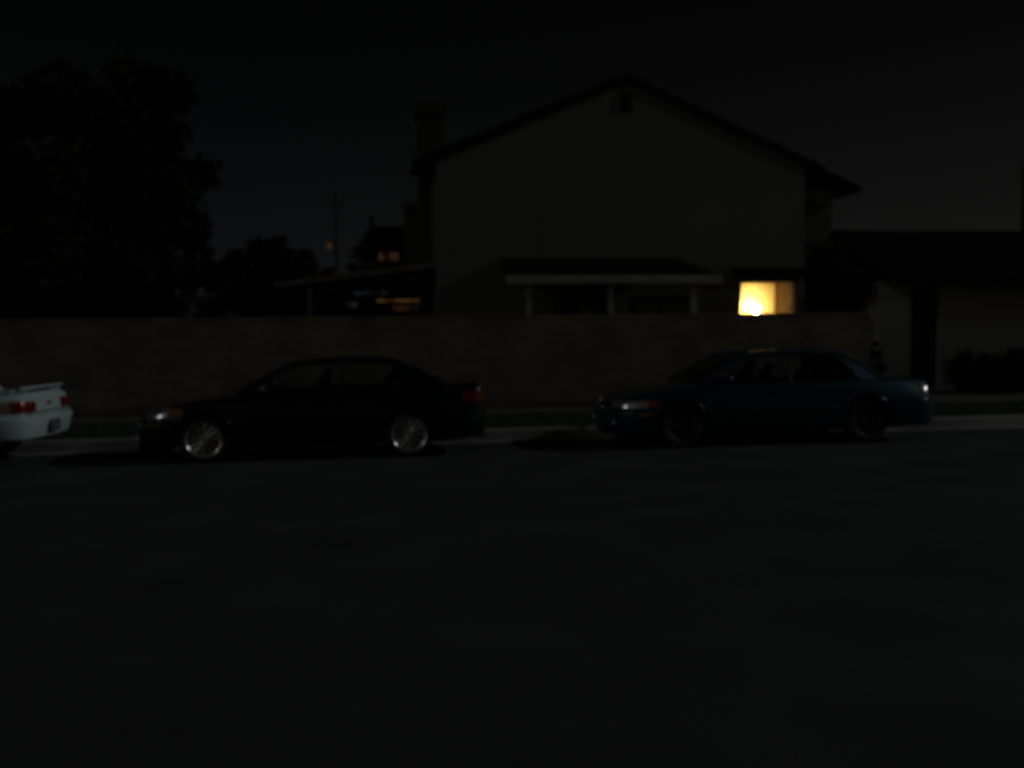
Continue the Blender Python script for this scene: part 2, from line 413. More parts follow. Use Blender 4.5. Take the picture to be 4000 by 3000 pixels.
# ------------------------------------------------------------------ low house with garage on the right
gh = empty('low_house', (16, 22.5, 0), 'low single-storey house with wide dark roof and narrow dark doorway at right', 'house')
def gp(mb, name, material, parent=None, **k):
    mb.v = [(p[0]-16, p[1]-22.5, p[2]) for p in mb.v]
    return mb.build(name, material, parent or gh, **k)
s = MB()
s.box(12.6, 13.43, HY, HY+0.2, 0.1, 2.75); s.box(13.43, 14.18, HY, HY+0.2, 2.60, 2.75); s.box(14.18, 24, HY, HY+0.2, 0.1, 2.75)
s.box(12.6, 12.8, HY+0.201, 29, 0.1, 2.75)
gp(s, 'wall', M['pale_stucco'])
s = MB(); s.prism([(21.9, 2.70), (26.0, 4.17), (26.0, 4.34), (21.9, 2.87)], 12.45, 24.5, 'x'); s.prism([(26.0, 4.17), (30.1, 2.70), (30.1, 2.87), (26.0, 4.34)], 12.45, 24.5, 'x')
gp(s, 'roof', M['shingle'])
s = MB(); s.box(12.43, 24.5, 21.85, 21.898, 2.66, 2.86); gp(s, 'fascia', M['trim'])
s = MB(); s.box(13.432, 14.178, HY+0.09, HY+0.14, 0.12, 2.2); s.box(13.432, 14.178, HY+0.07, HY+0.15, 2.202, 2.598)
dr = gp(s, 'door', M['door'])
s = MB(); s.ball((14.09, HY+0.06, 1.15), 0.03, 0.03, 0.03); gp(s, 'handle', M['brass'], dr, smooth=True)
# ------------------------------------------------------------------ neighbours behind
nb = empty('neighbour_house', (-12, 28, 0), 'pale house wall half hidden behind the big dark tree', 'house')
s = MB(); s.box(-6, 4.2, 0, 5, 0.1, 3.0); s.build('wall', M['stucco_b'], nb)
s = MB(); s.prism([(-0.5, 3.002), (2.7, 4.2), (5.5, 3.002)], -6.4, 4.6, 'x'); s.build('roof', M['shingle'], nb)

rh = empty('rear_house', (2.0, 36, 0), 'dark low house seen under the lean-to roof with lit amber and green windows', 'house')
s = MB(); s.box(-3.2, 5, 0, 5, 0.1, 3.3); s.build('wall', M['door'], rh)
s = MB(); s.prism([(-0.4, 3.302), (2.5, 3.62), (5.3, 3.302)], -3.5, 5.3, 'x'); s.build('roof', M['shingle'], rh)
def lit(x0, x1, z0, z1, m, par, label=None, Y0=0, bars=()):
    f = MB(); t = 0.04
    f.box(x0-t, x1+t, Y0-0.05, Y0-0.002, z0-t, z0); f.box(x0-t, x1+t, Y0-0.05, Y0-0.002, z1, z1+t)
    f.box(x0-t, x0, Y0-0.05, Y0-0.002, z0, z1); f.box(x1, x1+t, Y0-0.05, Y0-0.002, z0, z1)
    for b_ in bars: f.box(b_-0.02, b_+0.02, Y0-0.05, Y0-0.002, z0, z1)
    o = f.build('window', M['trim'], par)
    if label: o['label'] = label
    p = MB(); p.box(x0, x1, Y0-0.03, Y0-0.001, z0, z1); p.build('pane', m, o)
lit(-1.15, 0.56, 2.75, 2.83, M['amberwin'], rh, 'long narrow amber strip window', 0, (-0.6, -0.1, 0.1))
lit(-0.62, 0.56, 2.42, 2.63, M['amberdim'], rh, 'dim brown lit window under the amber strip')
lit(-2.35, -1.85, 2.56, 2.74, M['greenwin'], rh, 'small greenish lit window', 0, (-2.1,))
lit(-2.0, -0.80, 2.98, 3.13, M['bluewin'], rh, 'faint bluish lit window')

fh = empty('far_house', (4.5, 48, 0), 'dark distant two-storey house with a chimney, left of the gabled house', 'house')
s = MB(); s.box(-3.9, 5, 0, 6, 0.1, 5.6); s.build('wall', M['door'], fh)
s = MB()
b = len(s.v)
s.v += [(-4.3,-0.5,5.6),(5.4,-0.5,5.6),(5.4,6.5,5.6),(-4.3,6.5,5.6),(-3.6,2.6,7.0),(5.4,2.6,7.0),(5.4,3.4,7.0),(-3.6,3.4,7.0)]
for q in ((3,2,1,0),(4,5,6,7),(0,1,5,4),(1,2,6,5),(2,3,7,6),(3,0,4,7)): s.face([b+i for i in q])
rfo = s.build('roof', M['shingle'], fh)
s = MB(); s.box(-2.05, -1.4, -0.62, -0.52, 0.1, 7.45); s.box(-2.15, -1.3, -0.68, -0.46, 7.451, 7.75); s.build('chimney', M['brick'], rfo)
s = MB(); s.tube([(-3.5, 2.9, 6.9), (-3.5, 2.9, 7.5)], 0.09); s.build('vent_pipe', M['trim'], rfo)
lit(-3.25, -2.3, 5.08, 5.46, M['farwin'], fh, 'small warm lit upstairs window', 0, (-2.8,))

# utility pole
up = empty('utility_pole', (-0.9, 60, 0), 'thin tall wooden utility pole against the sky left of the far house', 'pole')
s = MB(); s.tube([(0,0,0), (0,0,10.0)], [0.11, 0.08], 10); s.build('pole', M['pole'], up, smooth=True, angle=50)
s = MB(); s.box(-0.5, 0.5, -0.03, 0.03, 9.1, 9.17); s.build('crossarm', M['pole'], up)
s = MB(); s.tube([(0,-0.1,6.9), (-0.25,-0.15,7.05), (-0.42,-0.2,7.0)], 0.03); arm = s.build('lamp_arm', M['pole'], up)
s = MB(); s.ball((-0.44,-0.2,6.75), 0.15, 0.15, 0.24); s.build('lamp_head', M['sodium'], arm, smooth=True)
yl = empty('yard_light', (-0.95, 52, 0), 'small orange yard light low beside the utility pole', 'lamp')
s = MB(); s.tube([(0,0,0), (0,0,4.75)], 0.04); s.build('post', M['pole'], yl)
s = MB(); s.ball((0,0,4.92), 0.22, 0.22, 0.12); s.build('lamp_head', M['sodium'], yl, smooth=True)
p2 = MB(); p2.tube([(0,0,0), (0,0,11.0)], [0.17, 0.11], 10); p2o = p2.build('light_pole', M['pole'], smooth=True, angle=50, loc=(38.3, 52.5, 0))
tag(p2o, 'thin bare pole above the low house roof near the right edge', 'pole')

# ------------------------------------------------------------------ trees and bushes
def foliage(mb, clusters, dens, size, flat=0.85):
    for (cx, cy, cz, r) in clusters:
        n = int(dens*r*r)
        subs = []
        for k in range(max(6, int(14*r))):
            d = Vector((random.gauss(0,1), random.gauss(0,1), random.gauss(0,1))).normalized()*r*random.uniform(0.45, 0.95)
            subs.append((Vector((cx, cy, cz))+Vector((d.x, d.y, d.z*flat)), r*random.uniform(0.18, 0.36)))
        for i in range(n):
            c, rr = random.choice(subs)
            p = c + Vector((random.gauss(0,1), random.gauss(0,1), random.gauss(0,0.8)))*rr*0.75
            a = Vector((random.gauss(0,1), random.gauss(0,1), random.gauss(0,1))).normalized()
            t = a.cross(Vector((random.gauss(0,1), random.gauss(0,1), random.gauss(0,1)))).normalized()
            s1 = size*random.uniform(0.7, 1.5); s2 = s1*0.45
            b = len(mb.v)
            mb.v += [p-a*s1, p+t*s2, p+a*s1, p-t*s2]
            mb.face((b, b+1, b+2, b+3))
def tree(name, loc, label, clusters, dens, size, leaf, trunk_r=0.2, group=None, cat='tree', trunks=1):
    o = empty(name, loc, label, cat, group)
    f = MB(); foliage(f, clusters, dens, size); f.build('crown', leaf, o)
    tm = MB(); top = max(c[2] for c in clusters); low = min(c[2]-c[3] for c in clusters)
    fork = max(0.25, min(2.2, low+0.35*(top-low)))
    tm.tube([(0,0,-0.05), (0.03,0,fork*0.5), (0,0.03,fork)], [trunk_r*1.25, trunk_r, trunk_r*0.8], 9)
    for (cx, cy, cz, r) in clusters[:14]:
        m = Vector((cx*0.45, cy*0.45, fork+(cz-fork)*0.55))
        tm.tube([(0,0,fork-0.15), m, (cx, cy, cz)], [trunk_r*0.55, trunk_r*0.32, trunk_r*0.1], 6)
    tm.build('trunk', M['bark'], o, smooth=True)
    return o
def px_clusters(lst, cx, k, depth, zhor=718.0):
    return [((x-cx)/k, random.uniform(-depth, depth), 1.44+(zhor-y)/k, r/k) for x, y, r in lst]
big = [(50,245,75),(125,190,82),(190,215,75),(245,300,85),(325,190,72),(380,195,52),(350,300,70),(428,350,40),(370,400,58),(385,470,45),
       (420,515,42),(300,430,90),(180,380,110),(60,400,110),(120,540,115),(260,560,100),(365,580,75),(430,585,34),(-20,560,90),(200,650,80),(60,640,80),(320,660,60),(-60,330,100)]
tree('broadleaf_tree', (-6.2, 25.2, 0.16), 'huge dark leafy tree filling the left side of the sky behind the block wall',
     px_clusters(big, 192, 91, 1.1), 4200, 0.12, M['leaf'], 0.28)
mid = [(520,570,34),(560,545,32),(605,548,34),(650,570,34),(585,600,50),(530,620,50),(640,610,50),(690,600,26),(470,590,30),(480,640,40)]
tree('round_tree', (-2.6, 33, 0.16), 'low round tree between the big dark tree and the utility pole',
     px_clusters(mid, 580, 65.5, 0.9), 2600, 0.12, M['leaf'], 0.15)
sm = [(768,545,18),(785,565,18),(760,575,18)]
tree('garden_tree', (0.25, 42, 0.16), 'small dark tree touching the left edge of the far house', px_clusters(sm, 772, 51.5, 0.5)+[(0,0,1.9,0.8)], 700, 0.09, M['leaf'], 0.1)
shr = [(1825,540,32),(1850,560,38),(1835,600,40),(1868,610,36),(1830,650,40),(1870,655,36),(1850,520,20),(1805,600,18)]
tree('tall_shrub', (11.75, 23.0, 0.16), 'tall dark green shrub in the gap between the gabled house and the low house',
     px_clusters(shr, 1840, 88.5, 0.35, 712)+[(0,0,0.9,0.5)], 4500, 0.06, M['leaf2'], 0.08, cat='shrub')
hd_ = empty('garden_hedge', (-4.6, 28.6, 0.16), 'tall dark hedge behind the block wall under the trees', 'hedge')
f = MB(); foliage(f, [(-4.4+i*0.62, random.uniform(-.2,.2), random.uniform(0.7, 1.9), 0.75) for i in range(16)] + [(-4.4+i*0.62, 0.1, 2.0, 0.72) for i in range(14)], 1500, 0.07)
f.build('foliage', M['leaf'], hd_)
def bush(x, y, h, r, label, n=2):
    cl = [(random.uniform(-.3,.3)*r, random.uniform(-.3,.3)*r, h*0.5, max(r*0.75, 0.2)), (0,0,h-0.7*r*0.6, r*0.62), (0.3*r,0,h*0.28, r*0.8), (-0.35*r,0.1*r,h*0.35, r*0.75)]
    tree('garden_bush', (x, y, 0.16), label, cl, 6000, 0.05, M['leaf'], 0.03, 'bushes in front of the low house', 'bush')
bush(11.0, 19.9, 1.12, 0.36, 'small round bush beside the right end of the block wall')
bush(13.85, 20.2, 0.9, 0.65, 'dark bush just right of the low house doorway')
bush(14.8, 20.3, 0.8, 0.8, 'low wide bush between two taller bushes before the low house')
bush(16.0, 20.3, 1.08, 0.85, 'taller dark bush at the right edge of the picture')

# ------------------------------------------------------------------ cars
def smoothstep(a, b, t):
    t = max(0, min(1, (t-a)/(b-a))); return t*t*(3-2*t)
def interp(tab, x, k):
    for a, b in zip(tab, tab[1:]):
        if x <= b[0]:
            t = (x-a[0])/(b[0]-a[0]); return a[k]+(b[k]-a[k])*t
    return tab[-1][k]

def build_car(S):
    L = S['L']; hw = S['hw']; H0 = L/2
    root = empty(S['name'], S['loc'], S['label'], 'car', 'cars parked along the kerb')
    root.rotation_euler = (0, 0, S.get('yaw', 0))
    paint = S['paint']
    def bld(mb, name, material, parent=None, **k):
        mb.v = [(p[0]-H0, p[1], p[2]) for p in mb.v]
        return mb.build(name, material, parent or root, **k)
    # --- lower body: lofted rings, subdivided, wheel wells and cabin tub cut out
    def half(st):
        x, w, zb, zm, zs, zc = st[:6]; q = st[6] if len(st) > 6 else 1.0
        return [(0.0, zb), (0.7*w, zb), (w-0.075, zb+0.012), (w-0.035, zb+0.10), (w, zm-0.02), (w-0.004, zm+0.06), (w-0.036*q, (zm+0.06)*0.35+zs*0.65-0.01),
                (w-0.066*q, zs-0.022), (w-0.04-0.065*q, zs+0.004), (0.5*w, zs+(zc-zs)*0.72), (0.0, zc)]
    mb = MB(); rows = []
    for st in S['stations']:
        h = half(st)
        ring = [(st[0], -y, z) for y, z in h] + [(st[0], y, z) for y, z in reversed(h[1:-1])]
        rows.append(ring)
    b = mb.grid(rows, 0, True)
    n = len(rows[0])
    mb.face([b+i for i in range(n)]); mb.face([b+(len(rows)-1)*n+i for i in range(n)])
    tmp = bld(mb, 'tmp_body', [paint, M['interior']], smooth=True); tmp.parent = None
    ss = tmp.modifiers.new('s', 'SUBSURF'); ss.levels = 2; ss.render_levels = 2
    solid = evaluated_mesh(tmp)
    bvh = BVHTree.FromPolygons([v.co.copy() for v in solid.vertices], [list(p.vertices) for p in solid.polygons])
    tmp.modifiers.clear(); tmp.data = solid
    R = S['tyre_r']
    cutters = []
    for ax in S['axles']:
        for sy in (-1, 1):
            c = MB(); r = R+0.055
            y0, y1 = sorted((sy*(hw-0.30), sy*(hw+0.15)))
            k = 36
            b = c.grid([[(ax+r*cos(2*pi*i/k), y, R+0.02+r*sin(2*pi*i/k)) for i in range(k)] for y in (y0, y1)], 0, True)
            c.face([b+i for i in range(k)]); c.face([b+k+i for i in range(k)])
            cutters.append(bld(c, 'tmp_cut', M['interior']))
    cab = S['cabin']
    c = MB(); c.prism([(cab['a_base'][0]+0.28, 0.30), (cab['c_base'][0]-0.30, 0.30), (cab['c_base'][0]-0.18, 1.3), (cab['a_base'][0]+0.12, 1.3)], -hw+0.13, hw-0.13, 'y')
    cutters.append(bld(c, 'tmp_cut', M['interior']))
    for co in cutters:
        co.parent = None
        bo = tmp.modifiers.new('b', 'BOOLEAN'); bo.operation = 'DIFFERENCE'; bo.solver = 'EXACT'; bo.object = co
        try: bo.material_mode = 'TRANSFER'
        except Exception: pass
    me = evaluated_mesh(tmp); me.name = 'body'
    body = bpy.data.objects.new('body', me); COL.objects.link(body); body.parent = root
    me.set_sharp_from_angle(angle=radians(38))
    bpy.data.objects.remove(tmp)
    for co in cutters: bpy.data.objects.remove(co)

    def hit(o, d, off=0.0):
        o = Vector(o); o.x -= H0
        r = bvh.ray_cast(o, Vector(d).normalized())
        if r[0] is None: return None
        p = r[0] + r[1]*off if r[1].dot(Vector(d)) < 0 else r[0]-r[1]*off
        return Vector((p.x+H0, p.y, p.z))
    def side_y(x, z, sy, off=0.0):
        p = hit((x, sy*3, z), (0, -sy, 0), off)
        return p if p else Vector((x, sy*hw, z))
    def side_patch(name, fx, z0, z1, sy, material, off=0.006, nx=14, nz=8, parent=None):
        rws = []
        for j in range(nz+1):
            z = z0+(z1-z0)*j/nz; xa, xb = fx(z)
            rws.append([side_y(xa+(xb-xa)*i/nx, z, sy, off) for i in range(nx+1)])
        m_ = MB(); m_.shell(rws, (0, -sy*0.02, 0)); return bld(m_, name, material, parent, smooth=True, angle=40)
    def wrap_patch(name, xc, p0, p1, zlo, zhi, material, off=0.008, n=14, m=5, parent=None, thick=0.03):
        """patch round a corner of the car: from plan point p0 to p1, as seen from (xc, 0)"""
        a0 = atan2(p0[1], p0[0]-xc); a1 = atan2(p1[1], p1[0]-xc)
        if a1-a0 > pi: a1 -= 2*pi
        if a0-a1 > pi: a1 += 2*pi
        rws = []; inner = []
        for j in range(m+1):
            row = []
            for i in range(n+1):
                t = i/n; a = a0+(a1-a0)*t
                z = zlo(t)+(zhi(t)-zlo(t))*j/m
                d = Vector((cos(a), sin(a), 0))
                p = hit(Vector((xc, 0, z))+d*4, -d, off)
                row.append(p if p else Vector((xc, 0, z))+d)
            rws.append(row)
        m_ = MB()
        am = (a0+a1)/2
        m_.shell(rws, (-cos(am)*thick, -sin(am)*thick, 0)); return bld(m_, name, material, parent, smooth=True, angle=40)
    # --- bumpers: sweep round each end
    def bumper(name, end, x_side, z0, z1, bulge, material, inset=0.0):
        sgn = -1 if end == 'front' else 1
        x_end = -S.get('nose', 0.0) if end == 'front' else L
        cr = 0.42; cy_ = 0.30 if end == 'front' else 0.22
        plan = []
        for i in range(5):
            plan.append((x_side + (x_end - sgn*cr - x_side)*i/5, -hw+0.0))
        for i in range(9):
            a = pi/2*i/8
            plan.append((x_end - sgn*cr + sgn*cr*0.88*sin(a), -hw + cy_*(1-cos(a))))
        ymid = -hw+cy_
        for i in range(1, 5):
            t = i/4; plan.append((x_end - sgn*cr*0.12*(1-t)**2, ymid*(1-t)))
        plan = plan + [(x, -y) for x, y in reversed(plan[:-1])]
        prof = [(-0.05, z0), (-0.012, z0+0.005), (0.006, z0+0.05), (0.016, (z0+z1)/2-0.02), (0.016+bulge, z1-0.07), (0.012+bulge*0.8, z1-0.025), (-0.01, z1), (-0.06, z1)]
        rws = []
        for i, (x, y) in enumerate(plan):
            a = Vector(plan[max(i-1, 0)]); c2 = Vector(plan[min(i+1, len(plan)-1)]); t = (c2-a).normalized()
            nrm = Vector((t.y, -t.x))
            if nrm.dot(Vector((x-L/2, y))) < 0: nrm = -nrm
            rws.append([(x+nrm.x*o_, y+nrm.y*o_, z) for o_, z in prof])
        m_ = MB(); b_ = m_.grid(rws, 0, True); k = len(prof)
        m_.face([b_+i for i in range(k)]); m_.face([b_+(len(rws)-1)*k+i for i in range(k)])
        return bld(m_, name, material, smooth=True, angle=35)
    fb = bumper('front_bumper', 'front', S['axles'][0]-R-0.06, S['fb'][0], S['fb'][1], S['bulge'], paint)
    rb = bumper('rear_bumper', 'rear', S['axles'][1]+R+0.06, S['rb'][0], S['rb'][1], S['bulge'], paint)
    for sy in (-1, 1):
        fx, fy = S['fog']; m_ = MB()
        m_.ball((fx, sy*fy, S['fog_z']), 0.05, 0.075, 0.035, 14, 8)
        bld(m_, 'fog_lamp', M['lens'], smooth=True)
    # --- cabin: roof panel, rails and pillars
    at_, ab = cab['a_top'], cab['a_base']; ct, cbse = cab['c_top'], cab['c_base']
    fr = MB()
    rws = []
    for (x, y, zs_, zc_) in cab['roof']:
        rws.append([(x - 0.05*(1-(t/4)**2)*(1 if x < cab['roof'][1][0] else 0) + 0.06*(1-(t/4)**2)*(1 if x > cab['roof'][-2][0] else 0), y*t/4, zs_+(zc_-zs_)*(1-(abs(t)/4)**2.4)) for t in range(-4, 5)])
    fr.shell(rws, (0, 0, -0.035))
    for sy in (-1, 1):
        rail = [Vector((ab[0], sy*ab[1], ab[2]-0.03)), Vector(((ab[0]*0.5+at_[0]*0.5), sy*(ab[1]*0.45+at_[1]*0.55), ab[2]*0.48+at_[2]*0.52)), Vector((at_[0], sy*at_[1], at_[2]))]
        for (x, y, zs_, zc_) in cab['roof'][1:-1]: rail.append(Vector((x, sy*y, zs_-0.008)))
        rail += [Vector((ct[0], sy*ct[1], ct[2])), Vector((ct[0]*0.5+cbse[0]*0.5, sy*(ct[1]*0.55+cbse[1]*0.45), ct[2]*0.53+cbse[2]*0.47)), Vector((cbse[0], sy*cbse[1], cbse[2]-0.03))]
        fr.tube(rail, 0.036, 8)
        bp_, tp_ = cab['b_base'], cab['b_top']
        pm = MB(); pm.prism([(bp_[0]-0.035, bp_[2]-0.03), (bp_[0]+0.035, bp_[2]-0.03), (tp_[0]+0.035, tp_[2]), (tp_[0]-0.035, tp_[2])], -0.012, 0.012, 'y')
        pm.v = [(p[0], p[1]+sy*(bp_[1]+(tp_[1]-bp_[1])*max(0,(p[2]-bp_[2]+0.03))/(tp_[2]-bp_[2]+0.03)), p[2]) for p in pm.v]
        bld(pm, 'door_pillar', M['plastic'])
        q0, q1 = cab['q_base'], cab['q_top']
        quad = [Vector((q0[0], sy*q0[1], q0[2]-0.04)), Vector((cbse[0]-0.02, sy*(cbse[1]+0.02), cbse[2]-0.04)), Vector((ct[0], sy*(ct[1]+0.012), ct[2]-0.005)), Vector((q1[0], sy*q1[1], q1[2]))]
        rws = [[quad[0].lerp(quad[3], t/5).lerp(quad[1].lerp(quad[2], t/5), s_/5) + Vector((0, sy*0.02*sin(pi*t/5), 0)) for s_ in range(6)] for t in range(6)]
        fr.shell(rws, (0, -sy*0.03, 0))
    bld(fr, 'roof', S.get('roof_paint', paint), smooth=True, angle=50)
    # --- glazing
    def bowed(p0, p1, q0, q1, bow_vec, n=8, m=6, up=0.0):
        rws = []
        for j in range(m+1):
            t = j/m
            a = Vector(p0).lerp(Vector(q0), t); c2 = Vector(p1).lerp(Vector(q1), t)
            rws.append([a.lerp(c2, i/n) + Vector(bow_vec)*(1-(2*i/n-1)**2) + Vector((0, 0, up*sin(pi*t))) for i in range(n+1)])
        return rws
    g1 = MB(); g1.shell(bowed((ab[0], -ab[1]+0.02, ab[2]-0.015), (ab[0], ab[1]-0.02, ab[2]-0.015), (at_[0], -at_[1]+0.02, at_[2]-0.004), (at_[0], at_[1]-0.02, at_[2]-0.004), (-0.09, 0, 0.012), up=0.02), (0.006, 0, -0.004))
    bld(g1, 'windscreen', M['carglass'], smooth=True, angle=60)
    g1 = MB(); g1.shell(bowed((cbse[0], -cbse[1]+0.02, cbse[2]-0.015), (cbse[0], cbse[1]-0.02, cbse[2]-0.015), (ct[0], -ct[1]+0.02, ct[2]-0.004), (ct[0], ct[1]-0.02, ct[2]-0.004), (0.08, 0, 0.012), up=0.02), (-0.006, 0, -0.004))
    bld(g1, 'rear_window', M['carglass'], smooth=True, angle=60)
    bp_, tp_ = cab['b_base'], cab['b_top']; q0, q1 = cab['q_base'], cab['q_top']
    for sy in (-1, 1):
        for (pa, pb, qa, qb) in (((ab[0]+0.06, ab[1], ab[2]-0.03), (bp_[0]-0.03, bp_[1], bp_[2]-0.03), (at_[0]+0.03, at_[1]+0.012, at_[2]-0.012), (tp_[0]-0.03, tp_[1], tp_[2])),
                                 ((bp_[0]+0.03, bp_[1], bp_[2]-0.03), (q0[0], q0[1], q0[2]-0.03), (tp_[0]+0.03, tp_[1], tp_[2]), (q1[0], q1[1], q1[2]))):
            f3 = lambda p: (p[0], sy*(p[1]-0.006), p[2])
            g1 = MB(); g1.shell(bowed(f3(pa), f3(pb), f3(qa), f3(qb), (0, sy*0.004, 0)), (0, -sy*0.005, 0))
            bld(g1, 'side_window', M['carglass'], smooth=True, angle=60)
    # --- doors with handles, side mouldings, mirrors
    zd0, zd1 = S['door_z']
    arch = lambda z: S['axles'][1] - sqrt(max(0.0, (R+0.10)**2 - (z-R)**2)) if abs(z-R) < R+0.10 else 99
    for sy in (-1, 1):
        fd = side_patch('front_door', lambda z: (ab[0]+0.20+0.03*(1-z), bp_[0]-0.008), zd0, zd1, sy, paint)
        rd = side_patch('rear_door', lambda z: (bp_[0]+0.008, min(q0[0]-0.02, arch(z)-0.02)), zd0, zd1, sy, paint)
        for dob, hx in ((fd, bp_[0]-0.16), (rd, q0[0]-0.16)):
            p = side_y(hx, zd1-0.085, sy, 0.012)
            m_ = MB(); m_.tube([p+Vector((-0.085, 0, 0)), p+Vector((-0.06, sy*0.022, 0)), p+Vector((0.06, sy*0.022, 0)), p+Vector((0.085, 0, 0))], 0.013, 8)
            bld(m_, 'handle', paint if S.get('paint_handle', True) else M['plastic'], dob, smooth=True)
        m_ = MB()
        pts = [side_y(S['axles'][0]+R+0.12+(S['axles'][1]-S['axles'][0]-2*R-0.24)*i/16, S['mould_z'], sy, 0.010) for i in range(17)]
        m_.tube(pts, [0.004]+[0.016]*15+[0.004], 6); bld(m_, 'side_moulding', M['plastic'] if S.get('mould_dark', True) else paint, smooth=True)
        mx = ab[0]+0.30
        m_ = MB()
        m_.ball((mx-0.02, sy*(ab[1]+0.17), ab[2]+0.055), 0.055, 0.105, 0.062, 14, 10)
        m_.tube([(mx, sy*(ab[1]-0.03), ab[2]+0.01), (mx, sy*(ab[1]+0.12), ab[2]+0.04)], 0.025, 8)
        mo = bld(m_, 'side_mirror', paint, smooth=True)
        m_ = MB(); m_.ball((mx+0.026, sy*(ab[1]+0.17), ab[2]+0.055), 0.012, 0.09, 0.05, 12, 8); bld(m_, 'mirror_glass', M['chrome'], mo, smooth=True)
    # --- lamps
    for sy in (-1, 1):
        for (nm, xc, p0, p1, zl, zh, mt) in S['lamps']:
            wrap_patch(nm, xc, (p0[0], sy*p0[1]), (p1[0], sy*p1[1]), zl, zh, M[mt], off=0.010)
    # --- wheels
    for ax in S['axles']:
        for sy in (-1, 1):
            cy = sy*(hw-0.115); c0 = (ax, cy, R)
            rr = S['rim_r']
            m_ = MB(); wd = 0.10
            m_.lathe_y([(rr, -wd*0.9), (rr+0.015, -wd), (R-0.03, -wd), (R-0.006, -wd*0.86), (R, -wd*0.6), (R, wd*0.6), (R-0.006, wd*0.86), (R-0.03, wd), (rr+0.015, wd), (rr, wd*0.9)], c0, 48, closed=True)
            wo = bld(m_, 'wheel', M['rubber'], smooth=True, angle=40)
            m_ = MB()   # rim barrel and lip
            o_ = sy
            m_.lathe_y([(rr-0.028, -o_*0.09), (rr-0.03, o_*0.03), (rr-0.022, o_*0.075), (rr-0.008, o_*0.094), (rr+0.004, o_*0.097), (rr+0.006, o_*0.088), (rr, o_*0.07), (rr, -o_*0.09)], c0, 48, closed=True)
            ri = bld(m_, 'rim', M['chrome'] if S['rim'] == 'mesh' else M['darkalloy'], wo, smooth=True, angle=40)
            if S['rim'] == 'mesh':
                m_ = MB(); ns = 12
                for k in range(ns):
                    a = 2*pi*k/ns
                    pt = lambda rad, ang, yy: (ax+rad*cos(ang), cy+o_*yy, R+rad*sin(ang))
                    m_.tube([pt(0.035, a, 0.058), pt(rr*0.55, a, 0.062)], 0.014, 6)
                    for dv in (-1, 1):
                        m_.tube([pt(rr*0.52, a, 0.062), pt(rr-0.02, a+dv*pi/ns*0.55, 0.056)], 0.012, 6)
                m_.lathe_y([(0.001, o_*0.07), (0.05, o_*0.066), (0.062, o_*0.05), (0.062, o_*0.03), (0.001, o_*0.03)], c0, 24)
                bld(m_, 'spokes', M['alloy'], wo, smooth=True, angle=40)
            else:
                m_ = MB(); ns = 7
                for k in range(ns):
                    a0 = 2*pi*(k+0.12)/ns; a1 = 2*pi*(k+0.88)/ns
                    rws = []
                    for rad, yy in ((0.05, 0.075), (rr*0.5, 0.082), (rr-0.03, 0.075)):
                        sp = 1.0 if rad < 0.06 else 0.78
                        am = (a0+a1)/2
                        rws.append([(ax+rad*cos(am+(a1-a0)*sp*(i/6-0.5)), cy+o_*yy, R+rad*sin(am+(a1-a0)*sp*(i/6-0.5))) for i in range(7)])
                    m_.shell(rws, (0, -o_*0.012, 0))
                m_.lathe_y([(0.001, o_*0.092), (0.05, o_*0.088), (0.058, o_*0.075), (0.058, o_*0.04), (0.001, o_*0.04)], c0, 24)
                bld(m_, 'hubcap', M['darkalloy'], wo, smooth=True, angle=40)
            m_ = MB(); m_.lathe_y([(0.001, o_*0.012), (rr*0.72, o_*0.012), (rr*0.72, -o_*0.01), (0.001, -o_*0.01)], c0, 28)
            bld(m_, 'brake_disc', M['brake'], wo, smooth=True, angle=40)
    # --- rolled wheel-arch lips
    for ax in S['axles']:
        for sy in (-1, 1):
            m_ = MB(); pts = []
            for i in range(25):
                a = radians(18+144*i/24)
                px_, pz_ = ax+(R+0.064)*cos(a), R+0.02+(R+0.064)*sin(a)
                pts.append(side_y(px_, pz_, sy, 0.002))
            m_.tube(pts, [0.004]+[0.013]*23+[0.004], 8); bld(m_, 'wheel_arch', paint, smooth=True)
    # --- seats
    zf = 0.36
    def seat(x, y, wy):
        m_ = MB()
        m_.ball((x+0.05, y, zf+0.12), 0.27, wy, 0.12, 16, 10)
        m_.ball((x+0.33, y, zf+0.36), 0.11, wy, 0.32, 16, 10)
        m_.ball((x+0.40, y, zf+0.70), 0.055, min(0.13, wy*0.6), 0.085, 12, 8)
        bld(m_, 'seat', M['cloth'], smooth=True)
    for y in (-0.36, 0.36): seat(bp_[0]-0.55, y, 0.25); seat(bp_[0]+0.36, y, 0.30)
    m_ = MB(); m_.box(ab[0]+0.16, ab[0]+0.38, -hw+0.16, hw-0.16, 0.5, ab[2]-0.04); bld(m_, 'dashboard', M['interior'])
    m_ = MB()
    ctr = Vector((ab[0]+0.52, -0.36, ab[2]-0.03))
    ring = [ctr+Vector((0.08*sin(2*pi*i/20), 0.18*cos(2*pi*i/20), 0.165*sin(2*pi*i/20))) for i in range(21)]
    m_.tube(ring, 0.014, 6); bld(m_, 'steering_wheel', M['plastic'], smooth=True)
    # --- grille, plates
    p = hit((-1, 0, S['grille'][0]), (1, 0, 0))
    if p:
        m_ = MB(); rws = []
        for j in range(4):
            z = S['grille'][0]+(S['grille'][1]-S['grille'][0])*j/3
            rws.append([hit((-1, y*0.04, z), (1, 0, 0), 0.008) or Vector((0.1, y*0.04, z)) for y in range(-10, 11)])
        m_.shell(rws, (0.02, 0, 0)); bld(m_, 'grille', M['plastic'], smooth=True, angle=40)
    m_ = MB(); m_.box(L+S['bulge']+0.018, L+S['bulge']+0.026, S['plate_y']-0.155, S['plate_y']+0.155, S['plate_z'], S['plate_z']+0.155)
    bld(m_, 'licence_plate', M['plate'])
    return root, bld, hit

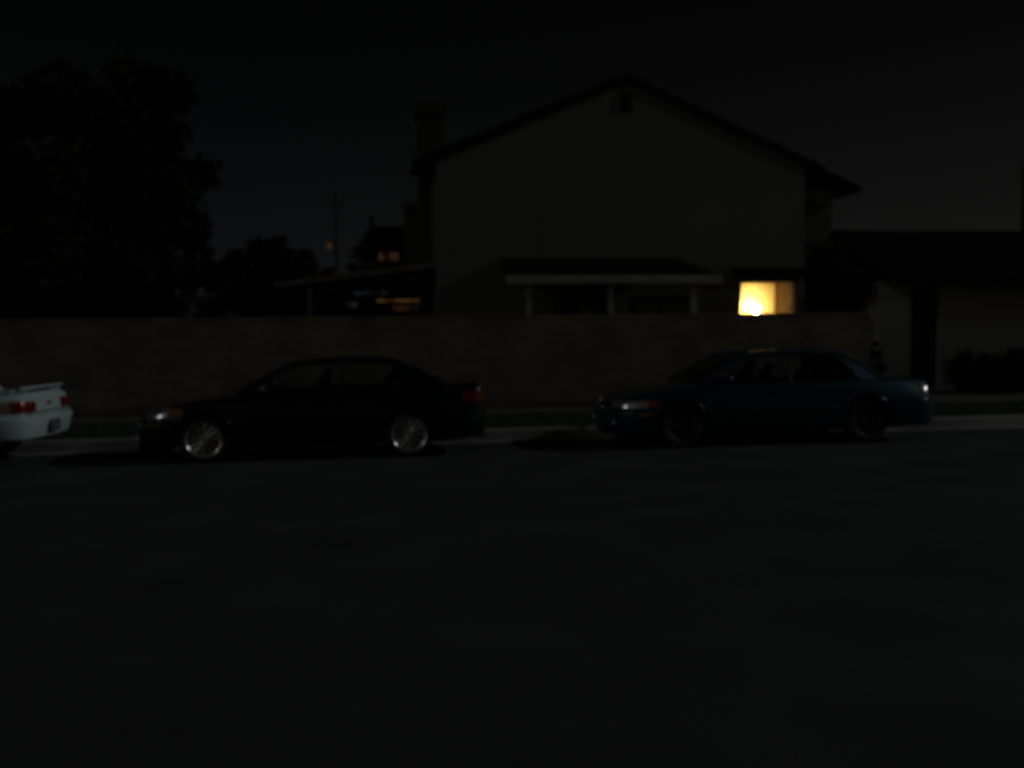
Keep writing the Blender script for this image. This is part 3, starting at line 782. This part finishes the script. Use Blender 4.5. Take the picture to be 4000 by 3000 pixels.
def const(v): return lambda t: v
def lin(a, b): return lambda t: a+(b-a)*t

# black-green sedan
black = dict(name='black_sedan', L=4.44, hw=0.845, loc=(-2.70+2.22, 13.70, 0), paint=M['black_paint'],
    label='black four-door sedan on shiny multi-spoke rims parked between the white and teal cars',
    stations=[(0.07,.50,.30,.44,.57,.60),(0.09,.58,.27,.46,.60,.635),(0.18,.70,.22,.48,.65,.685),(0.38,.78,.18,.50,.705,.735),(0.80,.83,.17,.52,.765,.80),
              (1.15,.843,.17,.54,.815,.85),(1.42,.845,.17,.55,.85,.875),(2.2,.845,.17,.56,.872,.885),(3.0,.845,.17,.57,.893,.90),(3.55,.843,.17,.58,.912,.925),
              (3.90,.83,.18,.58,.925,.95),(4.20,.79,.21,.58,.93,.962),(4.33,.75,.24,.58,.925,.958),(4.355,.71,.27,.56,.88,.915),(4.375,.66,.30,.52,.72,.74)],
    cabin=dict(a_base=(1.24,.745,.868), a_top=(1.95,.565,1.225), b_base=(2.50,.765,.885), b_top=(2.56,.60,1.252), c_top=(3.20,.56,1.238), c_base=(3.88,.665,.945),
               q_base=(3.40,.76,.91), q_top=(3.14,.578,1.235),
               roof=[(1.95,.56,1.225,1.248),(2.2,.585,1.255,1.283),(2.7,.60,1.268,1.308),(3.0,.585,1.258,1.300),(3.20,.56,1.238,1.272)]),
    nose=0.05, fog=(0.015, 0.60), fog_z=0.33, axles=(0.815, 3.39), tyre_r=0.298, rim_r=0.222, rim='mesh', fb=(0.17, 0.545), rb=(0.24, 0.62), bulge=0.012, door_z=(0.27, 0.845), mould_z=0.50, mould_dark=False,
    grille=(0.50, 0.56), plate_y=0.0, plate_z=0.42,
    lamps=[('headlight', 0.9, (0.34,.79), (0.09,.44), lin(.585,.555), lin(.685,.64), 'lens'),
           ('turn_signal', 0.9, (0.53,.81), (0.345,.79), lin(.60,.585), lin(.675,.685), 'amber'),
           ('taillight', 3.6, (4.12,.80), (4.36,.42), lin(.72,.66), lin(.84,.85), 'red')])
r, bld, hit = build_car(black)
m_ = MB()   # small lip spoiler on the boot
rws = [[(4.20+dx+0.10*(1-(t/5)**2)*0.6, 0.72*t/5, z) for t in range(-5, 6)] for dx, z in ((0.0, .945), (0.06, .972), (0.13, .985), (0.14, .955))]
m_.shell(rws, (0, 0, -0.02)); bld(m_, 'spoiler', M['black_paint'], smooth=True, angle=40)
m_ = MB(); m_.tube([(4.30, -0.45, 0.235), (4.46, -0.45, 0.225)], 0.04, 14); bld(m_, 'exhaust_tip', M['chrome'], smooth=True, angle=40)

# teal sedan
teal = dict(name='teal_sedan', L=4.74, hw=0.85, loc=(3.46+2.37, 13.78, 0), paint=M['teal_paint'],
    label='dark teal four-door sedan with plain dark wheels parked in front of the lit window',
    stations=[(0.08,.56,.30,.46,.60,.63),(0.10,.64,.26,.48,.63,.665),(0.22,.74,.22,.50,.68,.715),(0.42,.80,.19,.52,.735,.765),(0.700,.835,.18,.54,.795,.83),
              (1.100,.848,.18,.56,.845,.88),(1.400,.85,.18,.57,.87,.895),(2.200,.85,.18,.58,.885,.895),(3.000,.85,.18,.59,.895,.90),(3.650,.848,.18,.60,.90,.915),
              (4.15,.84,.19,.60,.90,.925,1.7),(4.45,.81,.22,.60,.89,.915,2.0),(4.60,.77,.25,.60,.875,.90,2.0),(4.64,.72,.28,.58,.84,.86),(4.66,.66,.31,.54,.70,.72)],
    cabin=dict(a_base=(1.260,.745,.89), a_top=(1.960,.57,1.24), b_base=(2.520,.765,.895), b_top=(2.580,.605,1.268), c_top=(3.320,.565,1.255), c_base=(3.940,.67,.925),
               q_base=(3.580,.76,.90), q_top=(3.260,.583,1.25),
               roof=[(1.960,.565,1.24,1.265),(2.250,.59,1.27,1.298),(2.750,.605,1.284,1.325),(3.100,.59,1.278,1.322),(3.320,.565,1.255,1.292)]),
    roof_paint=M['teal_matte'], fog=(0.04, 0.58), fog_z=0.36, axles=(0.92, 3.63), tyre_r=0.305, rim_r=0.195, rim='cap', fb=(0.18, 0.545), rb=(0.24, 0.61), bulge=0.03, door_z=(0.28, 0.86), mould_z=0.53,
    grille=(0.55, 0.60), plate_y=0.0, plate_z=0.64,
    lamps=[('headlight', 1.1, (0.46,.795), (0.09,.34), lin(.565,.555), lin(.655,.64), 'lens'),
           ('turn_signal', 1.1, (0.56,.81), (0.465,.795), lin(.57,.565), lin(.66,.655), 'orange'),
           ('taillight', 3.7, (4.50,.80), (4.66,.30), lin(.69,.65), lin(.81,.80), 'darkred')])
r, bld, hit = build_car(teal)
def on_bumper(root_, L_, hw_, bulge, nm, x0, x1, z0, z1, mt):
    for sy in (-1, 1):
        m_ = MB(); y1 = sy*(hw_+0.016+bulge+0.005)
        m_.prism([(x0-L_/2, z0+0.006), (x0-L_/2+0.01, z0), (x1-L_/2-0.01, z0), (x1-L_/2, z0+0.006), (x1-L_/2, z1-0.006), (x1-L_/2-0.01, z1), (x0-L_/2+0.01, z1), (x0-L_/2, z1-0.006)], min(y1, y1-sy*0.07), max(y1, y1-sy*0.07), 'y')
        m_.build(nm, mt, root_)
on_bumper(r, 4.74, 0.85, 0.03, 'bumper_signal', 0.30, 0.50, 0.455, 0.495, M['amber'])
# white sedan, only its tail in the picture
white = dict(name='white_sedan', L=4.40, hw=0.84, loc=(-3.86-2.20, 13.90, 0), yaw=radians(-5), paint=M['white_paint'],
    label='white sedan with a rear spoiler and red taillights, cut off by the left edge',
    stations=[(0.07,.50,.30,.44,.57,.60),(0.09,.58,.27,.46,.60,.635),(0.18,.70,.22,.48,.65,.685),(0.38,.78,.18,.50,.705,.735),(0.80,.83,.18,.52,.765,.80),
              (1.15,.838,.18,.54,.815,.85),(1.42,.84,.18,.55,.85,.875),(2.2,.84,.18,.56,.872,.885),(3.0,.84,.20,.57,.893,.90),(3.55,.84,.24,.58,.905,.92),
              (3.88,.835,.28,.58,.91,.935),(4.16,.82,.32,.58,.90,.93),(4.27,.79,.35,.60,.885,.915),(4.31,.765,.36,.60,.845,.865),(4.335,.73,.38,.58,.70,.72)],
    cabin=dict(a_base=(1.24,.745,.868), a_top=(1.95,.565,1.225), b_base=(2.50,.76,.885), b_top=(2.56,.60,1.252), c_top=(2.98,.56,1.238), c_base=(3.46,.665,.915),
               q_base=(3.15,.755,.90), q_top=(2.92,.578,1.235),
               roof=[(1.95,.56,1.225,1.248),(2.2,.585,1.255,1.283),(2.55,.60,1.268,1.308),(2.8,.585,1.258,1.300),(2.98,.56,1.238,1.272)]),
    fog=(0.055, 0.60), fog_z=0.33, axles=(0.82, 3.38), tyre_r=0.298, rim_r=0.19, rim='cap', fb=(0.18, 0.545), rb=(0.345, 0.635), bulge=0.03, door_z=(0.28, 0.845), mould_z=0.50, mould_dark=True,
    grille=(0.50, 0.56), plate_y=-0.10, plate_z=0.40,
    lamps=[('headlight', 0.9, (0.34,.79), (0.09,.44), lin(.585,.555), lin(.685,.64), 'lens'),
           ('taillight', 3.7, (4.20,.812), (4.335,.42), lin(.675,.675), lin(.815,.80), 'red'),
           ('turn_signal', 3.7, (4.203,.812), (4.335,.50), lin(.765,.765), lin(.818,.805), 'orange'),
           ('side_marker', 3.7, (4.05,.825), (4.195,.813), lin(.675,.675), lin(.79,.81), 'pinkred')])
r, bld, hit = build_car(white)
m_ = MB()   # rear wing on two short legs
rws = [[(4.12+dx+0.10*(1-(t/6)**2), 0.70*t/6, z+0.012*(1-(t/6)**2)) for t in range(-6, 7)] for dx, z in ((0.0, .958), (0.05, .978), (0.14, .981), (0.155, .958), (0.05, .953))]
b_ = m_.grid(rws+[rws[0]])
for t in (-0.55, 0.55): m_.box(4.16, 4.26, t-0.03, t+0.03, 0.88, 0.957)
for sy in (-1, 1): m_.tube([(4.10, sy*0.66, 0.90), (4.16, sy*0.705, 0.93), (4.21, sy*0.68, 0.968)], [0.03, 0.03, 0.02], 8)
bld(m_, 'spoiler', M['white_paint'], smooth=True, angle=40)
m_ = MB(); m_.ball((4.345, 0.0, 0.765), 0.012, 0.035, 0.025, 12, 8); bld(m_, 'boot_lock', M['plastic'], smooth=True)
m_ = MB()
for z in (0.652,): m_.box(4.30, 4.345, -0.70, 0.70, z, z+0.012)
bld(m_, 'bumper_gap', M['plastic'])

# ------------------------------------------------------------------ light
SUN_EL = radians(26); AZ = atan2(-0.22, 2.0)      # towards the street lamp, off to the right
d = Vector((cos(SUN_EL)*cos(AZ), cos(SUN_EL)*sin(AZ), sin(SUN_EL)))
sun = bpy.data.lights.new('sun', 'SUN'); sun.energy = 2.9; sun.angle = radians(1.4); sun.color = (0.92, 0.99, 1.0)
so = bpy.data.objects.new('sun', sun); COL.objects.link(so); so.rotation_euler = d.to_track_quat('Z', 'Y').to_euler(); so.location = (20, -5, 12)

wd = bpy.data.worlds.new('World'); scene.world = wd; wd.use_nodes = True
nt = wd.node_tree; nt.nodes.clear()
out = nt.nodes.new('ShaderNodeOutputWorld'); add = nt.nodes.new('ShaderNodeAddShader')
sky = nt.nodes.new('ShaderNodeTexSky'); sky.sky_type = 'NISHITA'; sky.sun_disc = False
sky.sun_elevation = SUN_EL; sky.sun_rotation = pi/2 - AZ
hs = nt.nodes.new('ShaderNodeHueSaturation'); hs.inputs['Saturation'].default_value = 0.4
bg1 = nt.nodes.new('ShaderNodeBackground'); bg1.inputs['Strength'].default_value = 0.002
nt.links.new(sky.outputs[0], hs.inputs['Color']); nt.links.new(hs.outputs[0], bg1.inputs['Color'])
# city glow rising from the horizon, a little warmer and stronger to the right
tc = nt.nodes.new('ShaderNodeTexCoord'); sp = nt.nodes.new('ShaderNodeSeparateXYZ'); nt.links.new(tc.outputs['Generated'], sp.inputs[0])
mx = nt.nodes.new('ShaderNodeMath'); mx.operation = 'MAXIMUM'; mx.inputs[1].default_value = 0.0; nt.links.new(sp.outputs['Z'], mx.inputs[0])
dv = nt.nodes.new('ShaderNodeMath'); dv.operation = 'MULTIPLY'; dv.inputs[1].default_value = -1/0.13; nt.links.new(mx.outputs[0], dv.inputs[0])
ex = nt.nodes.new('ShaderNodeMath'); ex.operation = 'EXPONENT'; nt.links.new(dv.outputs[0], ex.inputs[0])
mr = nt.nodes.new('ShaderNodeMapRange'); mr.inputs['From Min'].default_value = -0.1; mr.inputs['From Max'].default_value = 0.6; nt.links.new(sp.outputs['X'], mr.inputs['Value'])
mc = nt.nodes.new('ShaderNodeMix'); mc.data_type = 'RGBA'
mc.inputs[6].default_value = (0.074, 0.084, 0.090, 1); mc.inputs[7].default_value = (0.135, 0.127, 0.121, 1)
nt.links.new(mr.outputs[0], mc.inputs[0])
bg2 = nt.nodes.new('ShaderNodeBackground'); nt.links.new(mc.outputs[2], bg2.inputs['Color']); nt.links.new(ex.outputs[0], bg2.inputs['Strength'])
# warm lobe added low in the sky behind the camera to light walls and rims
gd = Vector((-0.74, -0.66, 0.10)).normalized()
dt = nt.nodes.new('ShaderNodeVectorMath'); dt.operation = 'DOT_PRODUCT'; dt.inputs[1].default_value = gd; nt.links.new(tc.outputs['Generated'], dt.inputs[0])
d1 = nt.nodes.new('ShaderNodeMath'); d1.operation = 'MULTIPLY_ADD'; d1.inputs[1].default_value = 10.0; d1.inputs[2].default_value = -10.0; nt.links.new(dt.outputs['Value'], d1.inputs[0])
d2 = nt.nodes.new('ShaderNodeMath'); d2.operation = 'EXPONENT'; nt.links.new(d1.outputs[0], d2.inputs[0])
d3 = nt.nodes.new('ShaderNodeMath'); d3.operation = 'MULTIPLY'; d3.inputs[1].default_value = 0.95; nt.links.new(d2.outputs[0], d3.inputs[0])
ld = Vector((-0.77, -0.31, 0.46)).normalized()  # tight cool spot added in place of an unseen street lamp, for headlight glints
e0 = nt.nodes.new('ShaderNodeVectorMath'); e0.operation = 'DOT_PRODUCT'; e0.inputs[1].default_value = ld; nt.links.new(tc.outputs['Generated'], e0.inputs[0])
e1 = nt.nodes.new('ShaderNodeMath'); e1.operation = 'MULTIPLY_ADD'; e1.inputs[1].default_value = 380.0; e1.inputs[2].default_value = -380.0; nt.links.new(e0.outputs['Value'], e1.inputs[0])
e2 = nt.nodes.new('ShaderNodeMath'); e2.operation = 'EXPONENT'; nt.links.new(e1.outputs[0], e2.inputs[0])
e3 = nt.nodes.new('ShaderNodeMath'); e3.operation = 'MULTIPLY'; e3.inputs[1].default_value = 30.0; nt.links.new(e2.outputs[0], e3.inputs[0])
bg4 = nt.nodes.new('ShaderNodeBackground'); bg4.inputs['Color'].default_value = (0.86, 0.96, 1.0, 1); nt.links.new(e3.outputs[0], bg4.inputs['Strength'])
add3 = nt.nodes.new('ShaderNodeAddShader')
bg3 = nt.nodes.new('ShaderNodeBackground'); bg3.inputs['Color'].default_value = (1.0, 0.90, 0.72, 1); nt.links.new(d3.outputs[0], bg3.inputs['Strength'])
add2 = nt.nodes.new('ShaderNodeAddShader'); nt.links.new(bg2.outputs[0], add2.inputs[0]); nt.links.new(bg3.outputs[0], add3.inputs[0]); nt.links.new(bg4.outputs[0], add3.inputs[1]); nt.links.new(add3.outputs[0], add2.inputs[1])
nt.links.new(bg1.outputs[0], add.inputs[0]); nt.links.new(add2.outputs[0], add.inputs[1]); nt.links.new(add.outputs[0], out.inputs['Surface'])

# ------------------------------------------------------------------ camera
cam = bpy.data.cameras.new('camera'); co = bpy.data.objects.new('camera', cam); COL.objects.link(co)
cam.sensor_width = 36; cam.lens = 35.0; cam.clip_end = 2000
YAW, PITCH, ROLL = radians(9), math.atan(111/2150), radians(0.6)
co.matrix_world = Matrix.Translation((0, 0, 1.6)) @ Matrix.Rotation(-YAW, 4, 'Z') @ Matrix.Rotation(pi/2-PITCH, 4, 'X') @ Matrix.Rotation(-ROLL, 4, 'Z')
cam.dof.use_dof = True; cam.dof.focus_distance = 3.0; cam.dof.aperture_fstop = 1.9
scene.camera = co

vs = scene.view_settings
vs.view_transform = 'Standard'; vs.look = 'None'; vs.gamma = 1.0; vs.use_curve_mapping = False; vs.exposure = -3.5
scene.cycles.max_bounces = 6; scene.cycles.transparent_max_bounces = 12
scene.cycles.use_denoising = True; scene.cycles.use_adaptive_sampling = False
scene.cycles.sample_clamp_indirect = 40.0
scene.cycles.caustics_reflective = False; scene.cycles.caustics_refractive = False
